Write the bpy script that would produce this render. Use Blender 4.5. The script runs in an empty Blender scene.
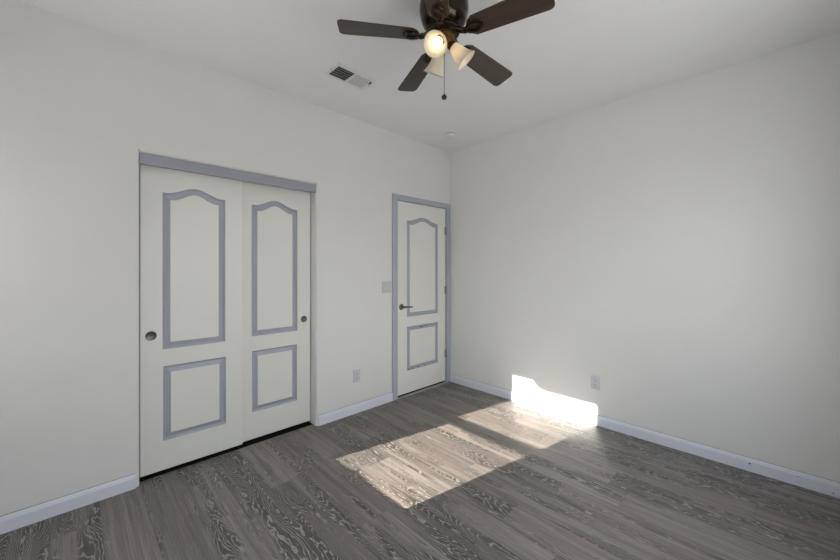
import bpy, bmesh, math, random
from mathutils import Vector, Matrix
PI = math.pi
R = math.radians
S = bpy.context.scene
COL = S.collection

# ------------------------------------------------------------------ camera
# room corner at the origin: closet wall is x = 0 (y < 0), plain wall is y = 0 (x > 0)
H = 2.74          # ceiling
W = 3.20          # room width along x
D = 3.80          # room length along -y
F_PX, HORIZON = 353.22, 268.81
cam = bpy.data.cameras.new('camera')
cam.sensor_fit = 'HORIZONTAL'; cam.sensor_width = 36.0
cam.lens = F_PX / 840 * 36.0
cam.shift_y = -(HORIZON - 280.0) / 840 * -1.0
cam.clip_start = 0.02
co = bpy.data.objects.new('camera', cam); COL.objects.link(co)
co.location = (2.7723, -3.2137, 1.3439)
co.rotation_euler = (R(90), 0, R(45.600))
S.camera = co

# ------------------------------------------------------------------ light
SKY = 7.7          # brightness of the daylight outside
SUN = 24.5
SUN_SLOPE_X, SUN_DROP = 0.188, 0.460        # sideways and downward travel per metre along +y
world = bpy.data.worlds.new('world'); S.world = world
world.use_nodes = True
wn = world.node_tree; wn.nodes.clear()
w_out = wn.nodes.new('ShaderNodeOutputWorld'); w_bg = wn.nodes.new('ShaderNodeBackground')
w_tc = wn.nodes.new('ShaderNodeTexCoord'); w_sep = wn.nodes.new('ShaderNodeSeparateXYZ')
w_ramp = wn.nodes.new('ShaderNodeValToRGB'); w_map = wn.nodes.new('ShaderNodeMapRange')
w_map.inputs['From Min'].default_value = -1; w_map.inputs['From Max'].default_value = 1
e = w_ramp.color_ramp.elements
e[0].position = 0.0; e[0].color = (0.66, 0.648, 0.640, 1)
e[1].position = 1.0; e[1].color = (0.72, 0.84, 1.0, 1)
n_ = e.new(0.49); n_.color = (0.70, 0.688, 0.680, 1)
n_ = e.new(0.52); n_.color = (1.0, 0.99, 0.97, 1)
wn.links.new(w_tc.outputs['Generated'], w_sep.inputs[0])
wn.links.new(w_sep.outputs['Z'], w_map.inputs['Value'])
wn.links.new(w_map.outputs[0], w_ramp.inputs[0])
wn.links.new(w_ramp.outputs[0], w_bg.inputs['Color'])
w_bg.inputs['Strength'].default_value = SKY
wn.links.new(w_bg.outputs[0], w_out.inputs['Surface'])

sun = bpy.data.lights.new('sun', 'SUN'); sun.energy = SUN; sun.angle = R(0.35)
sun.color = (1.0, 0.93, 0.82)
so = bpy.data.objects.new('sun', sun); COL.objects.link(so)
so.rotation_euler = Vector((SUN_SLOPE_X, 1, -SUN_DROP)).to_track_quat('-Z', 'Y').to_euler()
so.location = (0.3, -8, 5)
YG = -3.88        # plane of the window panes
portal = bpy.data.lights.new('daylight_portal', 'AREA'); portal.shape = 'RECTANGLE'
portal.size = 0.92; portal.size_y = 1.26; portal.cycles.is_portal = True
po = bpy.data.objects.new('daylight_portal', portal); COL.objects.link(po)
po.location = (0.53, YG - 0.05, 1.47); po.rotation_euler = Vector((0, 1, 0)).to_track_quat('-Z', 'Z').to_euler()

portal2 = bpy.data.lights.new('daylight_portal_wide', 'AREA'); portal2.shape = 'RECTANGLE'
portal2.size = 1.96; portal2.size_y = 1.2; portal2.cycles.is_portal = True
po2 = bpy.data.objects.new('daylight_portal_wide', portal2); COL.objects.link(po2)
po2.location = (W + 0.11, -1.82, 1.50); po2.rotation_euler = Vector((-1, 0, 0)).to_track_quat('-Z', 'Z').to_euler()

S.view_settings.view_transform = 'Standard'; S.view_settings.look = 'None'
S.view_settings.gamma = 1.0; S.view_settings.use_curve_mapping = False
S.view_settings.exposure = 0.0
S.cycles.use_denoising = True
S.cycles.max_bounces = 24; S.cycles.diffuse_bounces = 16; S.cycles.glossy_bounces = 6
S.cycles.transmission_bounces = 12; S.cycles.transparent_max_bounces = 12
S.cycles.sample_clamp_indirect = 0.0

# ------------------------------------------------------------------ materials
def new_mat(name):
    m = bpy.data.materials.new(name); m.use_nodes = True
    nt = m.node_tree
    b = nt.nodes.get('Principled BSDF')
    return m, nt, b
def N(nt, typ, **kw):
    n = nt.nodes.new(typ)
    for k, v in kw.items(): setattr(n, k, v)
    return n
def math_node(nt, op, a, b=None, c=None):
    n = nt.nodes.new('ShaderNodeMath'); n.operation = op
    for i, v in enumerate((a, b, c)):
        if v is None: continue
        if isinstance(v, (int, float)): n.inputs[i].default_value = v
        else: nt.links.new(v, n.inputs[i])
    return n.outputs[0]
def combine(nt, x, y, z):
    n = nt.nodes.new('ShaderNodeCombineXYZ')
    for i, v in enumerate((x, y, z)):
        if isinstance(v, (int, float)): n.inputs[i].default_value = v
        else: nt.links.new(v, n.inputs[i])
    return n.outputs[0]
def mixc(nt, fac, a, b, blend='MIX'):
    n = nt.nodes.new('ShaderNodeMix'); n.data_type = 'RGBA'; n.blend_type = blend
    for i, v in ((0, fac), (6, a), (7, b)):
        if isinstance(v, (int, float)): n.inputs[i].default_value = v
        elif isinstance(v, tuple): n.inputs[i].default_value = (*v, 1) if len(v) == 3 else v
        else: nt.links.new(v, n.inputs[i])
    return n.outputs[2]
def noise(nt, vec, scale, detail=2, rough=0.5, dim='3D'):
    n = N(nt, 'ShaderNodeTexNoise', noise_dimensions=dim)
    n.inputs['Scale'].default_value = scale; n.inputs['Detail'].default_value = detail
    n.inputs['Roughness'].default_value = rough
    if vec is not None: nt.links.new(vec, n.inputs['Vector'])
    return n.outputs[0]
def maprange(nt, v, a, b, c, d, smooth=False):
    n = N(nt, 'ShaderNodeMapRange')
    if smooth: n.interpolation_type = 'SMOOTHSTEP'
    nt.links.new(v, n.inputs['Value'])
    for k, x in zip(('From Min', 'From Max', 'To Min', 'To Max'), (a, b, c, d)): n.inputs[k].default_value = x
    return n.outputs[0]

def paint(name, col, rough=0.5, spec=0.4, bump=0.0, bscale=220, var=0.02):
    m, nt, b = new_mat(name)
    tc = N(nt, 'ShaderNodeTexCoord').outputs['Object']
    f = noise(nt, tc, 3.0, 3)
    c2 = tuple(max(0, x * (1 - var)) for x in col)
    nt.links.new(mixc(nt, maprange(nt, f, 0.3, 0.7, 0, 1), col, c2), b.inputs['Base Color'])
    b.inputs['Roughness'].default_value = rough
    b.inputs['Specular IOR Level'].default_value = spec
    if bump:
        bn = N(nt, 'ShaderNodeBump'); bn.inputs['Strength'].default_value = bump; bn.inputs['Distance'].default_value = 0.002
        nt.links.new(noise(nt, tc, bscale, 3), bn.inputs['Height'])
        nt.links.new(bn.outputs[0], b.inputs['Normal'])
    return m
M_WALL = paint('wall_paint', (0.72, 0.717, 0.710), 0.7, 0.2, 0.10, 160)
M_CEIL = paint('ceiling_paint', (0.80, 0.80, 0.812), 0.8, 0.15, 0.12, 120)
M_DOOR = paint('door_paint', (0.74, 0.74, 0.71), 0.42, 0.4, 0.03, 90)
M_TRIM = paint('lavender_trim_paint', (0.40, 0.418, 0.485), 0.45, 0.35)
M_FASCIA = paint('grey_lavender_paint', (0.335, 0.348, 0.400), 0.5, 0.3)
M_GAP_SHADE = paint('gap_shade', (0.20, 0.20, 0.20), 0.9, 0.1)
M_BASE = paint('baseboard_paint', (0.68, 0.705, 0.80), 0.42, 0.4)
M_PLATE = paint('plate_plastic', (0.55, 0.57, 0.61), 0.35, 0.5)
M_PLASTIC = paint('white_plastic', (0.70, 0.70, 0.69), 0.4, 0.5)
M_VENT = paint('vent_enamel', (0.72, 0.72, 0.72), 0.45, 0.4)
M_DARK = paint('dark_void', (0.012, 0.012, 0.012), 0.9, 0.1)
M_SLOT = paint('slot_black', (0.03, 0.03, 0.035), 0.7, 0.2)
M_CHIP = paint('chipped_wood', (0.10, 0.085, 0.075), 0.8, 0.2)
M_BLOCKER = paint('blocker_dark', (0.15, 0.135, 0.12), 0.9, 0.1)
M_CLOSET = paint('closet_shade', (0.12, 0.12, 0.115), 0.8, 0.1)
M_STRIP = paint('threshold_metal', (0.36, 0.34, 0.325), 0.5, 0.4)
def metal(name, col, rough, metallic=1.0):
    m, nt, b = new_mat(name)
    tc = N(nt, 'ShaderNodeTexCoord').outputs['Object']
    f = noise(nt, tc, 40.0, 3)
    nt.links.new(mixc(nt, f, col, tuple(x * 0.8 for x in col)), b.inputs['Base Color'])
    b.inputs['Metallic'].default_value = metallic; b.inputs['Roughness'].default_value = rough
    return m
M_NICKEL = metal('satin_nickel', (0.22, 0.20, 0.175), 0.40)
M_PULL = metal('aged_pull', (0.16, 0.155, 0.145), 0.45)
M_HINGE = metal('hinge_steel', (0.33, 0.33, 0.34), 0.42)
M_BRONZE = metal('oil_rubbed_bronze', (0.040, 0.028, 0.020), 0.20, 0.80)
M_COPPER = metal('brushed_bronze', (0.16, 0.085, 0.032), 0.34, 0.8)

def blade_mat():
    m, nt, b = new_mat('walnut_blade')
    tc = N(nt, 'ShaderNodeTexCoord').outputs['Object']
    mp = N(nt, 'ShaderNodeMapping'); nt.links.new(tc, mp.inputs[0]); mp.inputs['Scale'].default_value = (2.5, 40, 40)
    g = noise(nt, mp.outputs[0], 1.0, 4, 0.6)
    nt.links.new(mixc(nt, maprange(nt, g, 0.3, 0.7, 0, 1), (0.024, 0.015, 0.010), (0.058, 0.037, 0.025)), b.inputs['Base Color'])
    b.inputs['Roughness'].default_value = 0.36; b.inputs['Specular IOR Level'].default_value = 0.5
    return m
M_BLADE = blade_mat()

def glass_shade_mat():
    m, nt, b = new_mat('frosted_shade')
    nt.nodes.remove(b)
    out = nt.nodes['Material Output']
    tc = N(nt, 'ShaderNodeTexCoord').outputs['Object']
    f = noise(nt, tc, 30, 2)
    col = mixc(nt, f, (0.86, 0.82, 0.74), (0.80, 0.76, 0.68))
    d = N(nt, 'ShaderNodeBsdfDiffuse'); t = N(nt, 'ShaderNodeBsdfTranslucent'); g = N(nt, 'ShaderNodeBsdfGlossy')
    nt.links.new(col, d.inputs[0]); nt.links.new(col, t.inputs[0]); g.inputs['Roughness'].default_value = 0.25
    m1 = N(nt, 'ShaderNodeMixShader'); m1.inputs[0].default_value = 0.5
    nt.links.new(d.outputs[0], m1.inputs[1]); nt.links.new(t.outputs[0], m1.inputs[2])
    m2 = N(nt, 'ShaderNodeMixShader'); m2.inputs[0].default_value = 0.05
    nt.links.new(m1.outputs[0], m2.inputs[1]); nt.links.new(g.outputs[0], m2.inputs[2])
    nt.links.new(m2.outputs[0], out.inputs[0])
    return m
M_SHADE = glass_shade_mat()
def bulb_mat(name, strength):
    m, nt, b = new_mat(name)
    b.inputs['Base Color'].default_value = (0.9, 0.85, 0.75, 1)
    b.inputs['Emission Color'].default_value = (1.0, 0.76, 0.46, 1)
    b.inputs['Emission Strength'].default_value = strength
    return m
M_BULB = bulb_mat('lit_bulb', 4.5)
M_BULB_DIM = bulb_mat('dim_bulb', 3.5)
M_BULB_OFF = bulb_mat('unlit_bulb', 0.0)
def pane_mat():
    m, nt, b = new_mat('window_glass'); nt.nodes.remove(b)
    t = N(nt, 'ShaderNodeBsdfTransparent'); g = N(nt, 'ShaderNodeBsdfGlossy'); g.inputs['Roughness'].default_value = 0.0
    t.inputs[0].default_value = (0.96, 0.97, 0.96, 1)
    mx = N(nt, 'ShaderNodeMixShader'); mx.inputs[0].default_value = 0.06
    nt.links.new(t.outputs[0], mx.inputs[1]); nt.links.new(g.outputs[0], mx.inputs[2])
    nt.links.new(mx.outputs[0], nt.nodes['Material Output'].inputs[0])
    return m
M_GLASS = pane_mat()

def floor_mat():
    m, nt, b = new_mat('grey_oak_planks')
    tc = N(nt, 'ShaderNodeTexCoord').outputs['Object']
    sp = N(nt, 'ShaderNodeSeparateXYZ'); nt.links.new(tc, sp.inputs[0])
    x, y = sp.outputs['X'], sp.outputs['Y']
    PW, PL = 0.190, 1.22
    yy = math_node(nt, 'DIVIDE', math_node(nt, 'ADD', y, 2.73 + PW * 40), PW)
    row = math_node(nt, 'FLOOR', yy)
    wr = N(nt, 'ShaderNodeTexWhiteNoise', noise_dimensions='1D'); nt.links.new(row, wr.inputs['W'])
    xx = math_node(nt, 'ADD', math_node(nt, 'DIVIDE', math_node(nt, 'ADD', x, 20.0), PL), math_node(nt, 'MULTIPLY', wr.outputs['Value'], 7.31))
    colm = math_node(nt, 'FLOOR', xx)
    wp = N(nt, 'ShaderNodeTexWhiteNoise', noise_dimensions='2D'); nt.links.new(combine(nt, row, colm, 0), wp.inputs['Vector'])
    sc = N(nt, 'ShaderNodeSeparateColor'); nt.links.new(wp.outputs['Color'], sc.inputs[0])
    r1, r2, r3 = sc.outputs[0], sc.outputs[1], sc.outputs[2]
    ox = math_node(nt, 'MULTIPLY', r1, 37.0); oz = math_node(nt, 'MULTIPLY', r2, 53.0)
    # contour rings of a stretched smooth field: cathedral grain
    px = math_node(nt, 'ADD', x, ox)
    field = noise(nt, combine(nt, math_node(nt, 'MULTIPLY', px, 1.35), math_node(nt, 'MULTIPLY', y, 9.5), oz), 1.0, 1.0, 0.45)
    wob = noise(nt, combine(nt, math_node(nt, 'MULTIPLY', px, 16.0), math_node(nt, 'MULTIPLY', y, 55.0), oz), 1.0, 2, 0.5)
    fld = math_node(nt, 'ADD', field, math_node(nt, 'MULTIPLY', math_node(nt, 'SUBTRACT', wob, 0.5), 0.07))
    ring = math_node(nt, 'FRACT', math_node(nt, 'MULTIPLY', fld, 30.0))
    tri = math_node(nt, 'ABSOLUTE', math_node(nt, 'SUBTRACT', ring, 0.5))          # 0 .. .5
    line = maprange(nt, tri, 0.30, 0.49, 0.0, 1.0, True)
    # fine straight pores
    pores = noise(nt, combine(nt, math_node(nt, 'MULTIPLY', px, 4.0), math_node(nt, 'MULTIPLY', y, 150.0), oz), 1.0, 3, 0.65)
    # dark heart zones, long along the plank
    zone = noise(nt, combine(nt, math_node(nt, 'MULTIPLY', px, 1.5), math_node(nt, 'MULTIPLY', y, 9.5), math_node(nt, 'ADD', oz, 9.7)), 1.0, 2, 0.55)
    dark = maprange(nt, math_node(nt, 'ADD', zone, math_node(nt, 'MULTIPLY', math_node(nt, 'SUBTRACT', r3, 0.5), 0.16)), 0.44, 0.60, 0.0, 1.0, True)
    tone = mixc(nt, r2, (0.130, 0.113, 0.105), (0.260, 0.227, 0.208))
    tone = mixc(nt, maprange(nt, r1, 0.55, 1.0, 0.0, 0.7), tone, (0.215, 0.166, 0.142))
    base = mixc(nt, math_node(nt, 'MULTIPLY', dark, 0.92), tone, (0.034, 0.028, 0.026))
    warm = noise(nt, combine(nt, math_node(nt, 'MULTIPLY', px, 1.9), math_node(nt, 'MULTIPLY', y, 8.0), math_node(nt, 'ADD', oz, 4.1)), 1.0, 1, 0.5)
    base = mixc(nt, maprange(nt, warm, 0.52, 0.72, 0.0, 0.5), base, (0.195, 0.143, 0.122))
    streak = noise(nt, combine(nt, math_node(nt, 'MULTIPLY', px, 1.1), math_node(nt, 'MULTIPLY', y, 34.0), oz), 1.0, 4, 0.65)
    base = mixc(nt, maprange(nt, streak, 0.52, 0.74, 0.0, 0.5), base, (0.38, 0.340, 0.310))
    base = mixc(nt, maprange(nt, streak, 0.48, 0.32, 0.0, 0.75), base, (0.080, 0.066, 0.060))
    base = mixc(nt, maprange(nt, pores, 0.45, 0.72, 0.0, 0.6), base, (0.085, 0.072, 0.066))
    lfac = math_node(nt, 'MULTIPLY', line, math_node(nt, 'ADD', math_node(nt, 'MULTIPLY', dark, 0.58), 0.10))
    base = mixc(nt, lfac, base, (0.46, 0.43, 0.40))
    # seams
    fy = math_node(nt, 'FRACT', yy); dy = math_node(nt, 'MULTIPLY', math_node(nt, 'MINIMUM', fy, math_node(nt, 'SUBTRACT', 1.0, fy)), PW)
    fx = math_node(nt, 'FRACT', xx); dx = math_node(nt, 'MULTIPLY', math_node(nt, 'MINIMUM', fx, math_node(nt, 'SUBTRACT', 1.0, fx)), PL)
    seam = maprange(nt, math_node(nt, 'MINIMUM', dx, dy), 0.0006, 0.0022, 1.0, 0.0)
    base = mixc(nt, math_node(nt, 'MULTIPLY', seam, 0.4), base, (0.028, 0.025, 0.023))
    nt.links.new(base, b.inputs['Base Color'])
    nt.links.new(maprange(nt, pores, 0.3, 0.7, 0.38, 0.46), b.inputs['Roughness'])
    b.inputs['Specular IOR Level'].default_value = 0.75
    b.inputs['Anisotropic'].default_value = 0.85          # embossed grain runs along x
    nt.links.new(combine(nt, 1.0, 0.0, 0.0), b.inputs['Tangent'])
    bn = N(nt, 'ShaderNodeBump'); bn.inputs['Strength'].default_value = 0.3; bn.inputs['Distance'].default_value = 0.0012
    hgt = math_node(nt, 'SUBTRACT', math_node(nt, 'MULTIPLY', pores, 0.5), seam)
    nt.links.new(hgt, bn.inputs['Height']); nt.links.new(bn.outputs[0], b.inputs['Normal'])
    return m
M_FLOOR = floor_mat()

# ------------------------------------------------------------------ mesh helpers
def obj(name, bm, mat, parent=None, smooth=False, loc=(0, 0, 0)):
    bmesh.ops.recalc_face_normals(bm, faces=bm.faces[:])
    me = bpy.data.meshes.new(name); bm.to_mesh(me); bm.free()
    me.materials.append(mat)
    if smooth:
        for p in me.polygons: p.use_smooth = True
        me.set_sharp_from_angle(angle=R(38))
    o = bpy.data.objects.new(name, me); COL.objects.link(o)
    o.location = loc
    if parent: o.parent = parent
    return o
def box(bm, x0, x1, y0, y1, z0, z1, bev=0.0, seg=2):
    b2 = bmesh.new()
    bmesh.ops.create_cube(b2, size=1)
    for v in b2.verts:
        v.co = ((x0 + x1) / 2 + v.co.x * (x1 - x0), (y0 + y1) / 2 + v.co.y * (y1 - y0), (z0 + z1) / 2 + v.co.z * (z1 - z0))
    if bev: bmesh.ops.bevel(b2, geom=b2.edges[:], offset=bev, segments=seg, profile=0.5, affect='EDGES')
    join(bm, b2)
def join(bm, b2, mat=None):
    if mat is not None: bmesh.ops.transform(b2, matrix=mat, verts=b2.verts[:])
    mp = {v: bm.verts.new(v.co) for v in b2.verts}
    for f in b2.faces:
        try: bm.faces.new([mp[v] for v in f.verts])
        except ValueError: pass
    b2.free()
def prism(bm, pts, axis, a, b):
    """polygon (2-D pts) extruded along axis from a to b"""
    def P(p, t):
        if axis == 'z': return (p[0], p[1], t)
        if axis == 'y': return (p[0], t, p[1])
        return (t, p[0], p[1])
    A = [bm.verts.new(P(p, a)) for p in pts]; B = [bm.verts.new(P(p, b)) for p in pts]
    n = len(pts)
    for i in range(n): bm.faces.new((A[i], A[(i + 1) % n], B[(i + 1) % n], B[i]))
    bm.faces.new(A); bm.faces.new(B[::-1])
def lathe(bm, prof, seg=32, cap=True, mat=None):
    b2 = bmesh.new(); rings = []
    for r, z in prof:
        if r < 1e-6: rings.append([b2.verts.new((0, 0, z))])
        else: rings.append([b2.verts.new((r * math.cos(2 * PI * i / seg), r * math.sin(2 * PI * i / seg), z)) for i in range(seg)])
    for A, B in zip(rings, rings[1:]):
        for i in range(seg):
            j = (i + 1) % seg
            if len(A) == 1 and len(B) == 1: continue
            if len(A) == 1: b2.faces.new((A[0], B[j], B[i]))
            elif len(B) == 1: b2.faces.new((A[i], A[j], B[0]))
            else: b2.faces.new((A[i], A[j], B[j], B[i]))
    if cap:
        for rg in (rings[0], rings[-1]):
            if len(rg) > 1: b2.faces.new(rg)
    join(bm, b2, mat)
def tube(bm, pts, rad, seg=10, closed=False, flat=1.0):
    """tube along pts; rad may be a list; flat squashes it in z"""
    pts = [Vector(p) for p in pts]; n = len(pts)
    rads = rad if isinstance(rad, (list, tuple)) else [rad] * n
    rings = []; up = Vector((0, 0, 1))
    for i, p in enumerate(pts):
        if closed: t = pts[(i + 1) % n] - pts[i - 1]
        else: t = pts[min(i + 1, n - 1)] - pts[max(i - 1, 0)]
        t.normalize()
        s = t.cross(up)
        if s.length < 1e-4: s = Vector((1, 0, 0))
        s.normalize(); u = s.cross(t)
        rings.append([bm.verts.new(p + s * rads[i] * math.cos(2 * PI * k / seg) + u * rads[i] * flat * math.sin(2 * PI * k / seg)) for k in range(seg)])
    for i in range(n if closed else n - 1):
        A, B = rings[i], rings[(i + 1) % n]
        for k in range(seg): bm.faces.new((A[k], A[(k + 1) % seg], B[(k + 1) % seg], B[k]))
    if not closed: bm.faces.new(rings[0]); bm.faces.new(rings[-1][::-1])
def empty(name, loc=(0, 0, 0)):
    o = bpy.data.objects.new(name, None); COL.objects.link(o); o.location = loc; o.empty_display_size = 0.05
    return o
def tag(o, label=None, cat=None, kind=None, group=None):
    for k, v in (('label', label), ('category', cat), ('kind', kind), ('group', group)):
        if v: o[k] = v
    return o
def rel(bm, loc):
    bmesh.ops.translate(bm, vec=-Vector(loc), verts=bm.verts[:]); return bm

# ------------------------------------------------------------------ setting: floor, ceiling, walls
bm = bmesh.new(); box(bm, -0.75, W + 0.12, -D - 0.14, 0.12, -0.06, 0.0)
tag(obj('floor', bm, M_FLOOR), 'grey brown wood plank floor of the empty room', 'floor', 'structure')
bm = bmesh.new(); box(bm, -0.75, W + 0.12, -D - 0.14, 0.12, H, H + 0.08)
tag(obj('ceiling', bm, M_CEIL), 'flat pale grey white ceiling', 'ceiling', 'structure')

# closet wall: plan polygons with rounded (bullnose) corners beside the closet opening
CY0, CY1, CZ = -2.924, -1.737, 2.066          # closet opening
DY0, DY1, DZ = -0.845, -0.045, 2.075          # rough opening of the hinged door
BR, TH = 0.020, 0.13
def arc(cx, cy, r, a0, a1, n=6):
    return [(cx + r * math.cos(R(a0 + (a1 - a0) * i / n)), cy + r * math.sin(R(a0 + (a1 - a0) * i / n))) for i in range(n + 1)]
bm = bmesh.new()
ZB = CZ + BR
prism(bm, [(-TH, -D)] + [(0, -D)] + arc(-BR, CY0 - BR, BR, 0, 90) + [(-TH, CY0)], 'z', 0, ZB)
prism(bm, [(-TH, DY0), (0, DY0)] + arc(-BR, CY1 + BR, BR, 0, -90) + [(-TH, CY1)], 'z', 0, ZB)
prism(bm, [(-TH, ZB)] + arc(-BR, CZ + BR, BR, 0, -90) + [(-TH, CZ)], 'y', CY0, CY1)
prism(bm, [(-TH, ZB), (0, ZB), (0, DZ), (-TH, DZ)], 'y', DY0, DY1)
prism(bm, [(-TH, DY1), (0, DY1), (0, 0.0), (-TH, 0.0)], 'z', 0, ZB)
box(bm, -TH, 0, -D, 0, ZB, H)
tag(obj('wall_left', bm, M_WALL, smooth=True), 'off-white wall holding the closet opening and the room door', 'wall', 'structure')
bm = bmesh.new()                                # closet inside darkened for shade; slab behind the door stops light leaks
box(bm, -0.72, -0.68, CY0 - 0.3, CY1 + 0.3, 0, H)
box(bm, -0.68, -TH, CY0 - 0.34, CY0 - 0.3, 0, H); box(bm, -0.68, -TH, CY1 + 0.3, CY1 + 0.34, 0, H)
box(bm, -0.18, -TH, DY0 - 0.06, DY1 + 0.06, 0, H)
tag(obj('wall_closet', bm, M_CLOSET), 'inner walls of the closet, darkened in colour for shade, behind the sliding doors', 'wall', 'structure')
bm = bmesh.new(); box(bm, -0.75, W + 0.12, 0, 0.12, 0, H)
tag(obj('wall_right', bm, M_WALL), 'plain off-white wall with the sunlit patch above the baseboard', 'wall', 'structure')
NY0, NY1, NZ0, NZ1 = -2.80, -0.84, 0.90, 2.10      # opening of the window added for fill light
bm = bmesh.new()
box(bm, W, W + 0.12, -D - 0.14, NY0, 0, H); box(bm, W, W + 0.12, NY1, 0.12, 0, H)
box(bm, W, W + 0.12, NY0, NY1, 0, NZ0); box(bm, W, W + 0.12, NY0, NY1, NZ1, H)
tag(obj('wall_near', bm, M_WALL), 'plain wall beside the viewer, outside the picture', 'wall', 'structure')
WX0, WX1, WZ0, WZ1 = 0.085, 0.985, 0.862, 2.085  # window opening in the rear wall
bm = bmesh.new()
box(bm, -0.75, WX0, -D - 0.14, -D, 0, H); box(bm, WX1, W, -D - 0.14, -D, 0, H)
box(bm, WX0, WX1, -D - 0.14, -D, 0, WZ0); box(bm, WX0, WX1, -D - 0.14, -D, WZ1, H)
tag(obj('wall_rear', bm, M_WALL), 'wall with the sunny window, behind the viewer', 'wall', 'structure')

# window that throws the two sun patches
def at_glass(x, y, z=0.0):                     # where the sun ray landing at (x, y, z) passes the glass plane
    return x + SUN_SLOPE_X * (YG - y), z + SUN_DROP * (y - YG)
lx0 = at_glass(0.563, -1.908)[0]; lx1 = at_glass(1.303, -1.907)[0]
lz0 = at_glass(0, -1.908)[1]; lz1 = at_glass(0, -0.880)[1]
ux0 = at_glass(0.850, 0)[0]; ux1 = at_glass(1.667, 0)[0]
uz0 = at_glass(0, -0.735)[1]; uz1 = at_glass(0, 0, 0.256)[1]
win = tag(empty('window_1', (0.53, YG, WZ0)), 'white single hung window letting in the low sun', 'window', 'structure')
def sash(name, x0, x1, z0, z1, ox0, ox1, oz0, oz1, ya, yb):
    bm = bmesh.new()
    box(bm, ox0, x0, ya, yb, oz0, oz1); box(bm, x1, ox1, ya, yb, oz0, oz1)
    box(bm, x0, x1, ya, yb, oz0, z0); box(bm, x0, x1, ya, yb, z1, oz1)
    return obj(name, rel(bm, win.location), M_PLASTIC, win)
zm = (lz1 + uz0) / 2
sash('window_sash', lx0, lx1, lz0, lz1, WX0, WX1, WZ0, zm, YG - 0.012, YG + 0.012)
sash('window_sash', ux0, ux1, uz0, uz1, WX0, WX1, zm, WZ1, YG - 0.012, YG + 0.012)
for a in ((lx0, lx1, lz0, lz1), (ux0, ux1, uz0, uz1)):
    bm = bmesh.new(); box(bm, a[0], a[1], YG - 0.002, YG + 0.002, a[2], a[3])
    obj('window_pane', rel(bm, win.location), M_GLASS, win)
bm = bmesh.new(); box(bm, WX0 - 0.04, WX1 + 0.04, -D - 0.06, -D + 0.035, WZ0 - 0.02, WZ0)
obj('window_sill', rel(bm, win.location), M_TRIM, win)
win2 = tag(empty('window_fill', (W + 0.08, -1.82, NZ0)), 'wide white slider window added unseen beside the viewer for fill daylight', 'window', 'structure')  # unseen window, added for the fill daylight it lets in
for a0, a1 in ((NY0, -1.82), (-1.82, NY1)):
    bm = bmesh.new(); xa, xb = W + 0.065, W + 0.095
    box(bm, xa, xb, a0, a0 + 0.035, NZ0, NZ1); box(bm, xa, xb, a1 - 0.035, a1, NZ0, NZ1)
    box(bm, xa, xb, a0 + 0.035, a1 - 0.035, NZ0, NZ0 + 0.035); box(bm, xa, xb, a0 + 0.035, a1 - 0.035, NZ1 - 0.035, NZ1)
    obj('window_sash', rel(bm, win2.location), M_PLASTIC, win2)
    bm = bmesh.new(); box(bm, W + 0.078, W + 0.082, a0 + 0.035, a1 - 0.035, NZ0 + 0.035, NZ1 - 0.035)
    obj('window_pane', rel(bm, win2.location), M_GLASS, win2)
# unseen wall added outside to block side light at the sunny window
bm = bmesh.new(); box(bm, 1.12, 1.30, -8.5, -D - 0.14, -0.1, 3.2)
tag(obj('wall_light_block', bm, M_BLOCKER), 'added dark wall blocking side light at the window, out of the picture', 'wall', 'structure')
# unseen gutter added outside so its end notches the top of the sun patch
GY = -4.55
gx = 1.075 + SUN_SLOPE_X * GY; gz = 0.214 - SUN_DROP * GY; gx2 = 1.165 + SUN_SLOPE_X * GY
bm = bmesh.new()
prism(bm, [(gx, gz + 0.045), (gx2, gz), (1.12, gz), (1.12, gz + 0.12), (gx, gz + 0.12)], 'y', GY - 0.1, GY)
tag(obj('trim_blocker', bm, M_PLASTIC), 'added unseen gutter outside above the window, out of the picture', 'blocker', 'structure')

# ------------------------------------------------------------------ baseboards
def bb_profile():                               # (out from wall, z)
    return [(0, 0), (0.013, 0), (0.013, 0.064), (0.0105, 0.071), (0.009, 0.077), (0.006, 0.083), (0.0015, 0.086), (0, 0.086)]
def base_left(y0, y1):
    bm = bmesh.new(); prism(bm, bb_profile(), 'y', y0, y1); return bm
def gap_line(par, x0, x1, y0, y1):
    bm = bmesh.new(); box(bm, x0, x1, y0, y1, 0.0855, 0.0882); obj('gap_shade_line', bm, M_GAP_SHADE, par)  # grey strip painted in for the shadow gap above the baseboard
o = obj('baseboard_left', base_left(-D, CY0 - BR - 0.002), M_BASE)
gap_line(o, -0.001, 0.0012, -D, CY0 - BR - 0.002)
tag(o, 'lavender white baseboard left of the closet', 'baseboard', 'structure')
o = obj('baseboard_left', base_left(CY1 + BR, -0.899), M_BASE)
gap_line(o, -0.001, 0.0012, CY1 + BR, -0.899)
tag(o, 'lavender white baseboard between the closet and the room door', 'baseboard', 'structure')
bm = bmesh.new(); prism(bm, [(-u, z) for u, z in bb_profile()], 'x', 0.0, W)
br_ = tag(obj('baseboard_right', bm, M_BASE), 'long lavender white baseboard along the plain wall, dotted with nail marks', 'baseboard', 'structure')
gap_line(br_, 0.0, W, -0.0012, 0.001)
for x, z, r_ in ((0.702, 0.056, 0.0035), (1.45, 0.059, 0.0035), (2.628, 0.052, 0.0055), (2.847, 0.056, 0.003), (2.99, 0.020, 0.0035)):
    bm = bmesh.new(); lathe(bm, [(0, 0.0006), (r_, 0.0006), (r_, -0.001), (0, -0.001)], 10, False, Matrix.Translation((x, -0.0130, z)) @ Matrix.Rotation(R(90), 4, 'X'))
    obj('nail_mark', bm, M_CHIP, br_)
bm = bmesh.new(); prism(bm, [(-u, z) for u, z in bb_profile()], 'x', 0, W)
bmesh.ops.scale(bm, vec=(1, -1, 1), verts=bm.verts[:]); bmesh.ops.translate(bm, vec=(0, -D, 0), verts=bm.verts[:])
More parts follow.
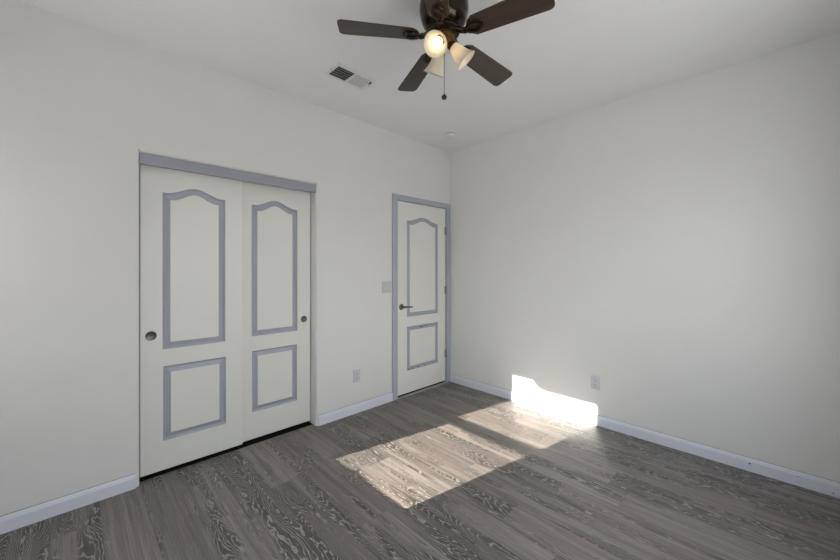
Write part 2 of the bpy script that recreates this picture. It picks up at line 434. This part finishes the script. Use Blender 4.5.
tag(obj('baseboard_rear', bm, M_BASE), 'baseboard under the window, outside the picture', 'baseboard', 'structure')

# ------------------------------------------------------------------ panel doors
def outline(y0, y1, z0, z1, rise, d=0.0, n=22):
    """closed loop (y, z); top edge is an eyebrow arch when rise > 0"""
    a0, a1 = y0 + d, y1 - d
    pts = [(a0, z0 + d), (a1, z0 + d)]
    if rise <= 0: return pts + [(a1, z1 - d), (a0, z1 - d)]
    mid = (a0 + a1) / 2; wd = a1 - a0
    for i in range(n + 1):
        u = 0.5 - i / n
        s = min(1.0, abs(u) * 2.0 / 0.90)
        pts.append((mid + u * wd, z1 - d + rise * 0.5 * (1 + math.cos(PI * s))))
    return pts
def panel_door(root, slab_mat, y0, y1, z0, z1, th, panels, base, chips=()):
    """root at the door's hinge/edge foot; the face is the plane x = 0 of root, panels = (y0,y1,z0,z1,rise); coordinates are world y, z"""
    ORG = Vector((0, base[1], base[2]))
    bm = bmesh.new()
    def loop(pts, x=0.0):
        vs = [bm.verts.new((x, p[0], p[1])) for p in pts]
        return vs, [bm.edges.new((vs[i], vs[(i + 1) % len(vs)])) for i in range(len(vs))]
    BV = 0.003
    fv, fe = loop([(y0 + BV, z0 + BV), (y1 - BV, z0 + BV), (y1 - BV, z1 - BV), (y0 + BV, z1 - BV)])
    edges = list(fe)
    for p in panels:
        edges += loop(outline(*p))[1]
    bmesh.ops.triangle_fill(bm, use_beauty=True, use_dissolve=False, edges=edges)
    # raised fields
    for p in panels:
        v, _ = loop(outline(*p, d=0.043), -0.0006); bm.faces.new(v)
    sv, _ = loop([(y0, z0), (y1, z0), (y1, z1), (y0, z1)], -BV)
    bv, _ = loop([(y0, z0), (y1, z0), (y1, z1), (y0, z1)], -th)
    for A, B in ((fv, sv), (sv, bv)):
        for i in range(4): bm.faces.new((A[i], A[(i + 1) % 4], B[(i + 1) % 4], B[i]))
    bm.faces.new(bv)
    obj('door_slab', rel(bm, ORG), slab_mat, root)
    for p in panels:
        bm = bmesh.new()
        prof = [(0.0, 0.0), (0.002, -0.0030), (0.010, -0.0135), (0.014, -0.0145), (0.018, -0.0140), (0.034, -0.0060), (0.043, -0.0006)]
        rings = []
        for d, x in prof:
            rings.append([bm.verts.new((x, q[0], q[1])) for q in outline(*p, d=d)])
        for A, B in zip(rings, rings[1:]):
            n = len(A)
            for i in range(n): bm.faces.new((A[i], A[(i + 1) % n], B[(i + 1) % n], B[i]))
        mo = obj('panel_moulding', rel(bm, ORG), M_TRIM, root)
def disc_pull(root, y, z, x, r, base):
    bm = bmesh.new()
    lathe(bm, [(0, 0.0008), (r * 0.72, 0.0010), (r * 0.80, 0.0025), (r * 0.93, 0.003), (r, 0.0005), (r, -0.001)], 28, False,
          Matrix.Translation((x, y, z)) @ Matrix.Rotation(R(90), 4, 'Y'))
    tag(obj('finger_pull', rel(bm, (0, base[1], base[2])), M_PULL, root, True), 'round dark metal finger pull')

XA, XB = -0.055, -0.095
ORA, ORB = (XA, -2.612, 0.024), (XB, -2.04, 0.020)
rA = empty('door_1', ORA)
tag(rA, 'left sliding closet door with arched panels, overlapping in front of the other', 'closet door', 'structure')
panel_door(rA, M_DOOR, -2.916, -2.308, 0.026, 2.03, 0.033,
           [(-2.801, -2.428, 0.816, 1.843, 0.050), (-2.798, -2.423, 0.217, 0.704, 0)], ORA)
disc_pull(rA, -2.861, 0.913, 0, 0.030, ORA)
rB = empty('door_2', ORB)
tag(rB, 'right sliding closet door with arched panels, set back behind the other', 'closet door', 'structure')
panel_door(rB, M_DOOR, -2.350, -1.742, 0.022, 2.03, 0.033,
           [(-2.231, -1.861, 0.820, 1.841, 0.052), (-2.228, -1.864, 0.229, 0.705, 0)], ORB)
disc_pull(rB, -1.802, 0.912, 0, 0.028, ORB)

# track fascia across the head of the closet
bm = bmesh.new(); box(bm, -0.020, -0.004, CY0 + 0.001, CY1 - 0.001, 1.997, CZ - 0.001)
box(bm, -0.140, -0.020, CY0 + 0.001, CY1 - 0.001, 2.052, CZ - 0.001)
tag(obj('trim_1', bm, M_FASCIA), 'grey lavender track fascia across the top of the closet', 'track fascia', 'structure')
bm = bmesh.new(); box(bm, -0.135, -0.056, CY0 + 0.004, CY1 - 0.004, 0.0, 0.0025)  # dark strip laid in place of the shade under the closet doors
tag(obj('closet_shade_strip', bm, M_DARK), 'dark strip standing for the shade under the closet doors', 'shade strip', 'structure')

# hinged room door with its casing
cas = tag(empty('trim_3', (0, -0.445, 0)), 'grey lavender casing around the room door', 'door casing', 'structure')
CT = 0.016
def casing_piece(name, y0, y1, z0, z1, out):
    bm = bmesh.new(); box(bm, 0.0, CT, y0, y1, z0, z1, 0.0035)
    obj(name, rel(bm, cas.location), M_TRIM, cas)
casing_piece('casing_side', -0.899, -0.8325, 0.0, 2.113, 0)
casing_piece('casing_side', -0.064, -0.002, 0.0, 2.113, 0)
casing_piece('casing_head', -0.8325, -0.064, 2.056, 2.113, 0)
bm = bmesh.new()
box(bm, -0.125, -0.0005, -0.842, -0.8265, 0, 2.0725); box(bm, -0.125, -0.0005, -0.067, -0.0475, 0, 2.0725); box(bm, -0.125, -0.0005, -0.8235, -0.067, 2.0555, 2.0725)
box(bm, -0.06, -0.045, -0.8235, -0.811, 0, 2.0555); box(bm, -0.06, -0.045, -0.079, -0.067, 0, 2.0555); box(bm, -0.06, -0.045, -0.811, -0.079, 2.043, 2.0555)
obj('door_jamb', rel(bm, cas.location), M_TRIM, cas)
bm = bmesh.new(); prism(bm, [(-0.012, 0), (0.024, 0), (0.018, 0.005), (-0.012, 0.007)], 'y', -0.8265, -0.064)
obj('threshold', rel(bm, cas.location), M_STRIP, cas)

bm = bmesh.new(); box(bm, -0.118, -0.012, -0.8265, -0.067, 0.0, 0.002)  # black strip put in for the shade under the room door
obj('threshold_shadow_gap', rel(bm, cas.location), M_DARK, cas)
DB = (-0.004, -0.445, 0.020)
rD = empty('door_3', DB)
tag(rD, 'white hinged room door with arched upper panel and lever handle', 'door', 'structure')
panel_door(rD, M_DOOR, -0.8190, -0.0725, 0.024, 2.0515, 0.035,
           [(-0.690, -0.205, 0.833, 1.858, 0.050), (-0.690, -0.207, 0.259, 0.728, 0)], DB)
bm = bmesh.new()
lathe(bm, [(0, 0), (0.032, 0), (0.032, 0.005), (0.026, 0.010), (0.014, 0.012), (0.012, 0.045), (0, 0.045)], 24, False,
      Matrix.Translation((0, -0.768, 0.945)) @ Matrix.Rotation(R(90), 4, 'Y'))
tube(bm, [(0.045, -0.776, 0.945), (0.048, -0.760, 0.945), (0.050, -0.72, 0.946), (0.050, -0.68, 0.942), (0.047, -0.652, 0.940)], [0.011, 0.012, 0.009, 0.008, 0.007], 12)
tag(obj('door_handle', rel(bm, (0, DB[1], DB[2])), M_NICKEL, rD, True), 'satin nickel lever handle on round rose')
for z in (1.792, 1.093, 0.346):
    bm = bmesh.new()
    box(bm, 0.0002, 0.003, -0.090, -0.0715, z - 0.045, z + 0.045, 0.001)
    lathe(bm, [(0, -0.052), (0.004, -0.050), (0.0075, -0.046), (0.0075, 0.046), (0.004, 0.050), (0, 0.052)], 14, False, Matrix.Translation((0.010, -0.0690, z)))
    tag(obj('hinge', rel(bm, (0, DB[1], DB[2])), M_HINGE, rD, True), 'grey steel hinge')
# chips in the paint of the lower panel moulding
rng = random.Random(4)
def chip(y, z, w, h):
    bm = bmesh.new(); n = 9
    vs = [bm.verts.new((-0.0055 + 0.004 * rng.random() * 0 , y + w * math.cos(2 * PI * i / n) * rng.uniform(.6, 1), z + h * math.sin(2 * PI * i / n) * rng.uniform(.6, 1))) for i in range(n)]
    f = bm.faces.new(vs)
    r = bmesh.ops.extrude_face_region(bm, geom=[f]); bmesh.ops.translate(bm, vec=(0.004, 0, 0), verts=[v for v in r['geom'] if isinstance(v, bmesh.types.BMVert)])
    obj('paint_chip', rel(bm, (0, DB[1], DB[2])), M_CHIP, rD)
for y, z, w, h in ((-0.47, 0.707, 0.045, 0.005), (-0.40, 0.712, 0.022, 0.006), (-0.655, 0.272, 0.022, 0.006), (-0.60, 0.270, 0.026, 0.004), (-0.52, 0.270, 0.03, 0.004), (-0.42, 0.273, 0.018, 0.004)):
    chip(y, z, w, h)

# ------------------------------------------------------------------ wall plates
def outlet(name, place, label):
    root = empty(name); root.matrix_world = place            # local +z out of wall, +y up
    bm = bmesh.new(); box(bm, -0.036, 0.036, -0.058, 0.058, 0, 0.007, 0.0028)
    obj('cover_plate', bm, M_PLATE, root, True)
    for s in (1, -1):
        bm = bmesh.new(); b2 = bmesh.new()
        lathe(b2, [(0, 0.0092), (0.0155, 0.0092), (0.0172, 0.0078), (0.0172, 0.006)], 24, False)
        for v in b2.verts: v.co.y = max(-0.0125, min(0.0125, v.co.y))
        join(bm, b2, Matrix.Translation((0, 0.0195 * s, 0)))
        rc = obj('receptacle', bm, M_PLATE, root)
        bm = bmesh.new()
        for dx, hh in ((-0.0065, 0.0085), (0.0065, 0.007)): box(bm, dx - 0.0014, dx + 0.0014, 0.0195 * s + 0.002 - hh / 2, 0.0195 * s + 0.002 + hh / 2 + .001, 0.009, 0.0096)
        lathe(bm, [(0, 0.0096), (0.0026, 0.0096), (0.0026, 0.009)], 10, False, Matrix.Translation((0, 0.0195 * s - 0.008, 0)))
        obj('socket_slots', bm, M_SLOT, rc)
    bm = bmesh.new(); lathe(bm, [(0, 0.0085), (0.003, 0.008), (0.0035, 0.0065)], 12, False); obj('screw', bm, M_HINGE, root)
    tag(root, label, 'wall outlet')
    return root
def on_left(y, z): return Matrix(((0, 0, 1, 0), (1, 0, 0, y), (0, 1, 0, z), (0, 0, 0, 1)))
def on_right(x, z): return Matrix(((1, 0, 0, x), (0, 0, -1, 0), (0, 1, 0, z), (0, 0, 0, 1)))
outlet('wall_outlet', on_left(-1.328, 0.345), 'white duplex outlet on the wall between the closet and the room door')
outlet('wall_outlet', on_right(1.655, 0.364), 'white duplex outlet on the plain wall above the sun patch')
sw = empty('light_switch'); sw.matrix_world = on_left(-0.969, 1.160)
tag(sw, 'white two-gang light switch beside the room door', 'light switch')
bm = bmesh.new(); box(bm, -0.058, 0.058, -0.059, 0.059, 0, 0.007, 0.0028); obj('cover_plate', bm, M_PLATE, sw, True)
for dx in (-0.023, 0.023):
    bm = bmesh.new()
    box(bm, dx - 0.0055, dx + 0.0055, -0.0125, 0.0125, 0.0062, 0.0078)
    prism(bm, [(-0.009, 0.007), (0.004, 0.007), (0.011, 0.017), (0.006, 0.019)], 'x', dx - 0.0045, dx + 0.0045)
    obj('toggle', bm, M_PLASTIC, sw)
for dx in (-0.023, 0.023):
    for dy in (-0.030, 0.030):
        bm = bmesh.new(); lathe(bm, [(0, 0.0085), (0.003, 0.008), (0.0035, 0.0065)], 10, False, Matrix.Translation((dx, dy, 0))); obj('screw', bm, M_HINGE, sw)

# ------------------------------------------------------------------ ceiling register
VX0, VX1, VY0, VY1 = 0.480, 0.685, -1.948, -1.602
vent = empty('ceiling_vent', ((VX0 + VX1) / 2, (VY0 + VY1) / 2, H))
tag(vent, 'white rectangular air register on the ceiling with two louvre banks', 'ceiling vent')
hx, hy = (VX1 - VX0) / 2, (VY1 - VY0) / 2
ix, iy = hx - 0.033, hy - 0.030
def ring_frame(bm, ax, ay, bx, by, z0, z1, z2):
    o1 = [(-ax, -ay, 0), (ax, -ay, 0), (ax, ay, 0), (-ax, ay, 0)]
    r1 = [bm.verts.new((p[0], p[1], 0.0)) for p in o1]
    r2 = [bm.verts.new((p[0] * (ax - .006) / ax, p[1] * (ay - .006) / ay, z0)) for p in o1]
    r3 = [bm.verts.new((p[0] / ax * bx, p[1] / ay * by, z1)) for p in o1]
    r4 = [bm.verts.new((p[0] / ax * bx, p[1] / ay * by, z2)) for p in o1]
    for A, B in ((r1, r2), (r2, r3), (r3, r4)):
        for i in range(4): bm.faces.new((A[i], A[(i + 1) % 4], B[(i + 1) % 4], B[i]))
bm = bmesh.new(); ring_frame(bm, hx, hy, ix, iy, -0.005, -0.008, -0.0005); obj('vent_frame', bm, M_VENT, vent)
bm = bmesh.new(); box(bm, -ix, ix, -iy, iy, -0.0012, -0.0004); obj('vent_backing', bm, M_DARK, vent)
bm = bmesh.new(); box(bm, -ix, ix, -0.006, 0.006, -0.0085, -0.001); obj('centre_bar', bm, M_VENT, vent)
nsl = 9
for bank in (-1, 1):
    span = iy - 0.006
    for i in range(nsl):
        yc = bank * (0.006 + span * (i + 0.5) / nsl)
        bm = bmesh.new(); b2 = bmesh.new()
        wv = 0.0050 if bank < 0 else 0.0041
        box(b2, -ix, ix, -wv, wv, -0.0003, 0.0003)
        join(bm, b2, Matrix.Translation((0, yc, -0.0052)) @ Matrix.Rotation(R(-43 * bank), 4, 'X'))
        obj('louvre', bm, M_VENT, vent)
for i in range(1, 5):
    xc = -ix + 2 * ix * i / 5
    bm = bmesh.new(); box(bm, xc - 0.0006, xc + 0.0006, -iy, iy, -0.0030, -0.0012); obj('cross_bar', bm, M_VENT, vent)
for s in (-1, 1):
    bm = bmesh.new(); lathe(bm, [(0, -0.0090), (0.003, -0.0085), (0.004, -0.006)], 10, False, Matrix.Translation((0, s * (hy - 0.014), 0))); obj('screw', bm, M_SLOT, vent)
bm = bmesh.new(); box(bm, 0.030, 0.060, iy - 0.006, iy + 0.001, -0.016, -0.006, 0.001); obj('damper_lever', bm, M_SLOT, vent)

# ------------------------------------------------------------------ smoke detector
det = empty('smoke_detector', (0.392, -0.445, H))
tag(det, 'small round white smoke detector on the ceiling by the corner', 'smoke detector')
bm = bmesh.new(); lathe(bm, [(0, 0), (0.062, 0), (0.062, -0.008), (0.058, -0.011), (0, -0.011)], 36, False); obj('mounting_base', bm, M_VENT, det, True)
bm = bmesh.new(); lathe(bm, [(0, -0.011), (0.0525, -0.011), (0.0525, -0.0165), (0, -0.0165)], 36, False); obj('vent_slot', bm, M_SLOT, det, True)  # black ring gives the slot its shadow by colour
bm = bmesh.new(); lathe(bm, [(0, -0.0165), (0.055, -0.0165), (0.055, -0.019)] + [(0.050, -0.030), (0.040, -0.037), (0, -0.040)], 36, False); obj('sensor_cover', bm, M_VENT, det, True)

# ------------------------------------------------------------------ ceiling fan
FX, FY, FZ = 1.598, -1.897, 2.500              # hub in the blade plane
fan = empty('ceiling_fan', (FX, FY, H))
tag(fan, 'dark bronze ceiling fan with five brown blades and three glass lamp shades', 'ceiling fan')
zo = FZ - H
bm = bmesh.new()
lathe(bm, [(0, 0.0), (0.098, 0.0), (0.100, -0.012), (0.106, -0.020), (0.108, -0.040), (0.116, -0.058), (0.121, -0.085), (0.122, -0.110), (0.117, -0.140), (0.112, -0.150), (0.113, -0.158), (0.104, -0.178), (0.088, -0.196), (0.080, -0.200), (0.080, -0.206), (0, -0.206)], 48, False)
obj('motor_housing', bm, M_BRONZE, fan, True)
bm = bmesh.new(); lathe(bm, [(0, -0.206), (0.072, -0.206), (0.078, -0.211), (0.078, -0.224), (0.070, -0.230), (0.056, -0.236), (0, -0.236)], 40, False)
obj('flywheel', bm, M_BRONZE, fan, True)
bm = bmesh.new(); lathe(bm, [(0, -0.232), (0.050, -0.232), (0.055, -0.237), (0.055, -0.252), (0.049, -0.257), (0.049, -0.268), (0.040, -0.276), (0.020, -0.281), (0.012, -0.283), (0.008, -0.290), (0, -0.292)], 36, False)
obj('light_fitter', bm, M_COPPER, fan, True)

BL, BW, PITCH = 0.518, 0.126, R(-12)
TX, TY = 0.037, -0.069
def blade_outline():
    pts = []; r0, w0, w1, rc = 0.125, 0.098, BW, 0.022
    def corner(cx, cy, a0): return [(cx + rc * math.cos(R(a0 + 15 * i)), cy + rc * math.sin(R(a0 + 15 * i))) for i in range(7)]
    pts += corner(BL - rc, w1 / 2 - rc, 0)
    pts += [(r0 + 0.035, w0 / 2 + 0.003), (r0 + 0.012, w0 / 2 - 0.012), (r0, w0 / 2 - 0.030)]
    pts += [(r0, -w0 / 2 + 0.030), (r0 + 0.012, -w0 / 2 + 0.012), (r0 + 0.035, -w0 / 2 - 0.003)]
    pts += corner(BL - rc, -w1 / 2 + rc, -90)
    return pts
def pitchm(): return Matrix.Rotation(PITCH, 4, 'X')
bm = bmesh.new(); pts = blade_outline(); b2 = bmesh.new(); prism(b2, pts, 'z', -0.003, 0.003)
bmesh.ops.bevel(b2, geom=[e_ for e_ in b2.edges if abs(e_.verts[0].co.z - e_.verts[1].co.z) < 1e-6], offset=0.0012, segments=1, affect='EDGES')
join(bm, b2, pitchm()); blade0 = obj('blade', bm, M_BLADE, fan)
bm = bmesh.new(); b2 = bmesh.new()
n = 28; ring = []
for i in range(n):
    a = 2 * PI * i / n; rr = 0.5 * (1 + math.cos(a))
    ring.append((0.158 + 0.036 * math.cos(a), 0.026 * math.sin(a) * (0.75 + 0.35 * rr), -0.010))
tube(b2, ring, 0.0095, 10, True, 0.7)
tube(b2, [(0.125, 0.0, -0.011), (0.110, 0.0, -0.010)], [0.016, 0.018], 10, False, 0.6)
join(bm, b2, pitchm())
tube(bm, [(0.118, 0.0, -0.009), (0.098, 0.0, -0.004), (0.082, 0.0, 0.006), (0.066, 0.0, 0.018)], [0.018, 0.018, 0.019, 0.022], 12, False, 0.6)
for sx, sy in ((0.150, 0.030), (0.150, -0.030), (0.200, 0.0)):
    b2 = bmesh.new(); lathe(b2, [(0, -0.0075), (0.004, -0.007), (0.006, -0.004), (0.006, -0.002)], 12, False, Matrix.Translation((sx, sy, 0))); join(bm, b2, pitchm())
iron0 = obj('blade_iron', bm, M_BRONZE, blade0, True)
TH0 = 159.24
for k in range(5):
    if k == 0: b_, i_ = blade0, iron0
    else:
        b_ = blade0.copy(); i_ = iron0.copy(); COL.objects.link(b_); COL.objects.link(i_); b_.parent = fan; i_.parent = b_
    th = R(TH0 + 72 * k)
    radial = Vector((math.cos(th), math.sin(th), 0)); radial.z = radial.x * TX + radial.y * TY; radial.normalize()
    lat = Vector((-math.sin(th), math.cos(th), 0)); lat.z = lat.x * TX + lat.y * TY; lat -= radial * lat.dot(radial); lat.normalize()
    nz = radial.cross(lat)
    m = Matrix((radial, lat, nz)).transposed().to_4x4(); m.translation = Vector((0, 0, zo))
    b_.matrix_local = m

# three bell shades on short arms
def shade(az, down, bulb_m, z, s0=0.062, ln=0.100, rr=0.058):
    m = Matrix.Translation((0, 0, z)) @ Matrix.Rotation(R(az), 4, 'Z') @ Matrix.Rotation(R(90 + down), 4, 'Y')
    # local +z runs outwards along the shade axis
    bm = bmesh.new()
    lathe(bm, [(0, s0 - 0.040), (0.011, s0 - 0.038), (0.012, s0 - 0.018), (0.020, s0 - 0.014), (0.025, s0 - 0.006), (0.0265, s0 + 0.006), (0.021, s0 + 0.012), (0, s0 + 0.012)], 24, False)
    so_ = obj('lamp_socket', bm, M_COPPER, fan, True); so_.matrix_local = m
    prof = [(0.0245, s0), (0.028, s0 + 0.012), (0.032, s0 + 0.032), (0.037, s0 + 0.055), (0.044, s0 + 0.076), (rr - 0.005, s0 + 0.092), (rr, s0 + ln)]
    bm = bmesh.new(); lathe(bm, prof + [(r_ - 0.003, z_) for r_, z_ in prof[::-1]], 40, False)
    obj('lamp_shade', bm, M_SHADE, so_, True)
    bm = bmesh.new(); t = s0
    lathe(bm, [(0, t + 0.010), (0.012, t + 0.012), (0.012, t + 0.022), (0.016, t + 0.032), (0.021, t + 0.044), (0.0235, t + 0.056), (0.021, t + 0.068), (0.013, t + 0.077), (0, t + 0.080)], 24, False)
    obj('bulb', bm, bulb_m, so_, True)
shade(-68, 42, M_BULB, -0.240)
shade(50, 46, M_BULB_DIM, -0.238)
shade(170, 60, M_BULB_OFF, -0.250)

# pull chain
chain = bmesh.new()
cx, cy, zc0, zc1 = 0.001, 0.001, -0.29, -0.530
tube(chain, [(cx, cy, -0.288), (cx, cy, -0.312), (cx, cy, zc1)], 0.0013, 6)
zz = -0.32
while zz > zc1:
    b2 = bmesh.new(); bmesh.ops.create_icosphere(b2, subdivisions=1, radius=0.0021); join(chain, b2, Matrix.Translation((cx, cy, zz))); zz -= 0.0065
pc = obj('pull_chain', chain, M_BRONZE, fan)
bm = bmesh.new(); lathe(bm, [(0, 0.014), (0.003, 0.013), (0.006, 0.009), (0.0125, 0.002), (0.0135, -0.004), (0.010, -0.012), (0, -0.015)], 20, False, Matrix.Translation((cx, cy, zc1 - 0.008)))
obj('pull_knob', bm, M_SLOT, pc, True)
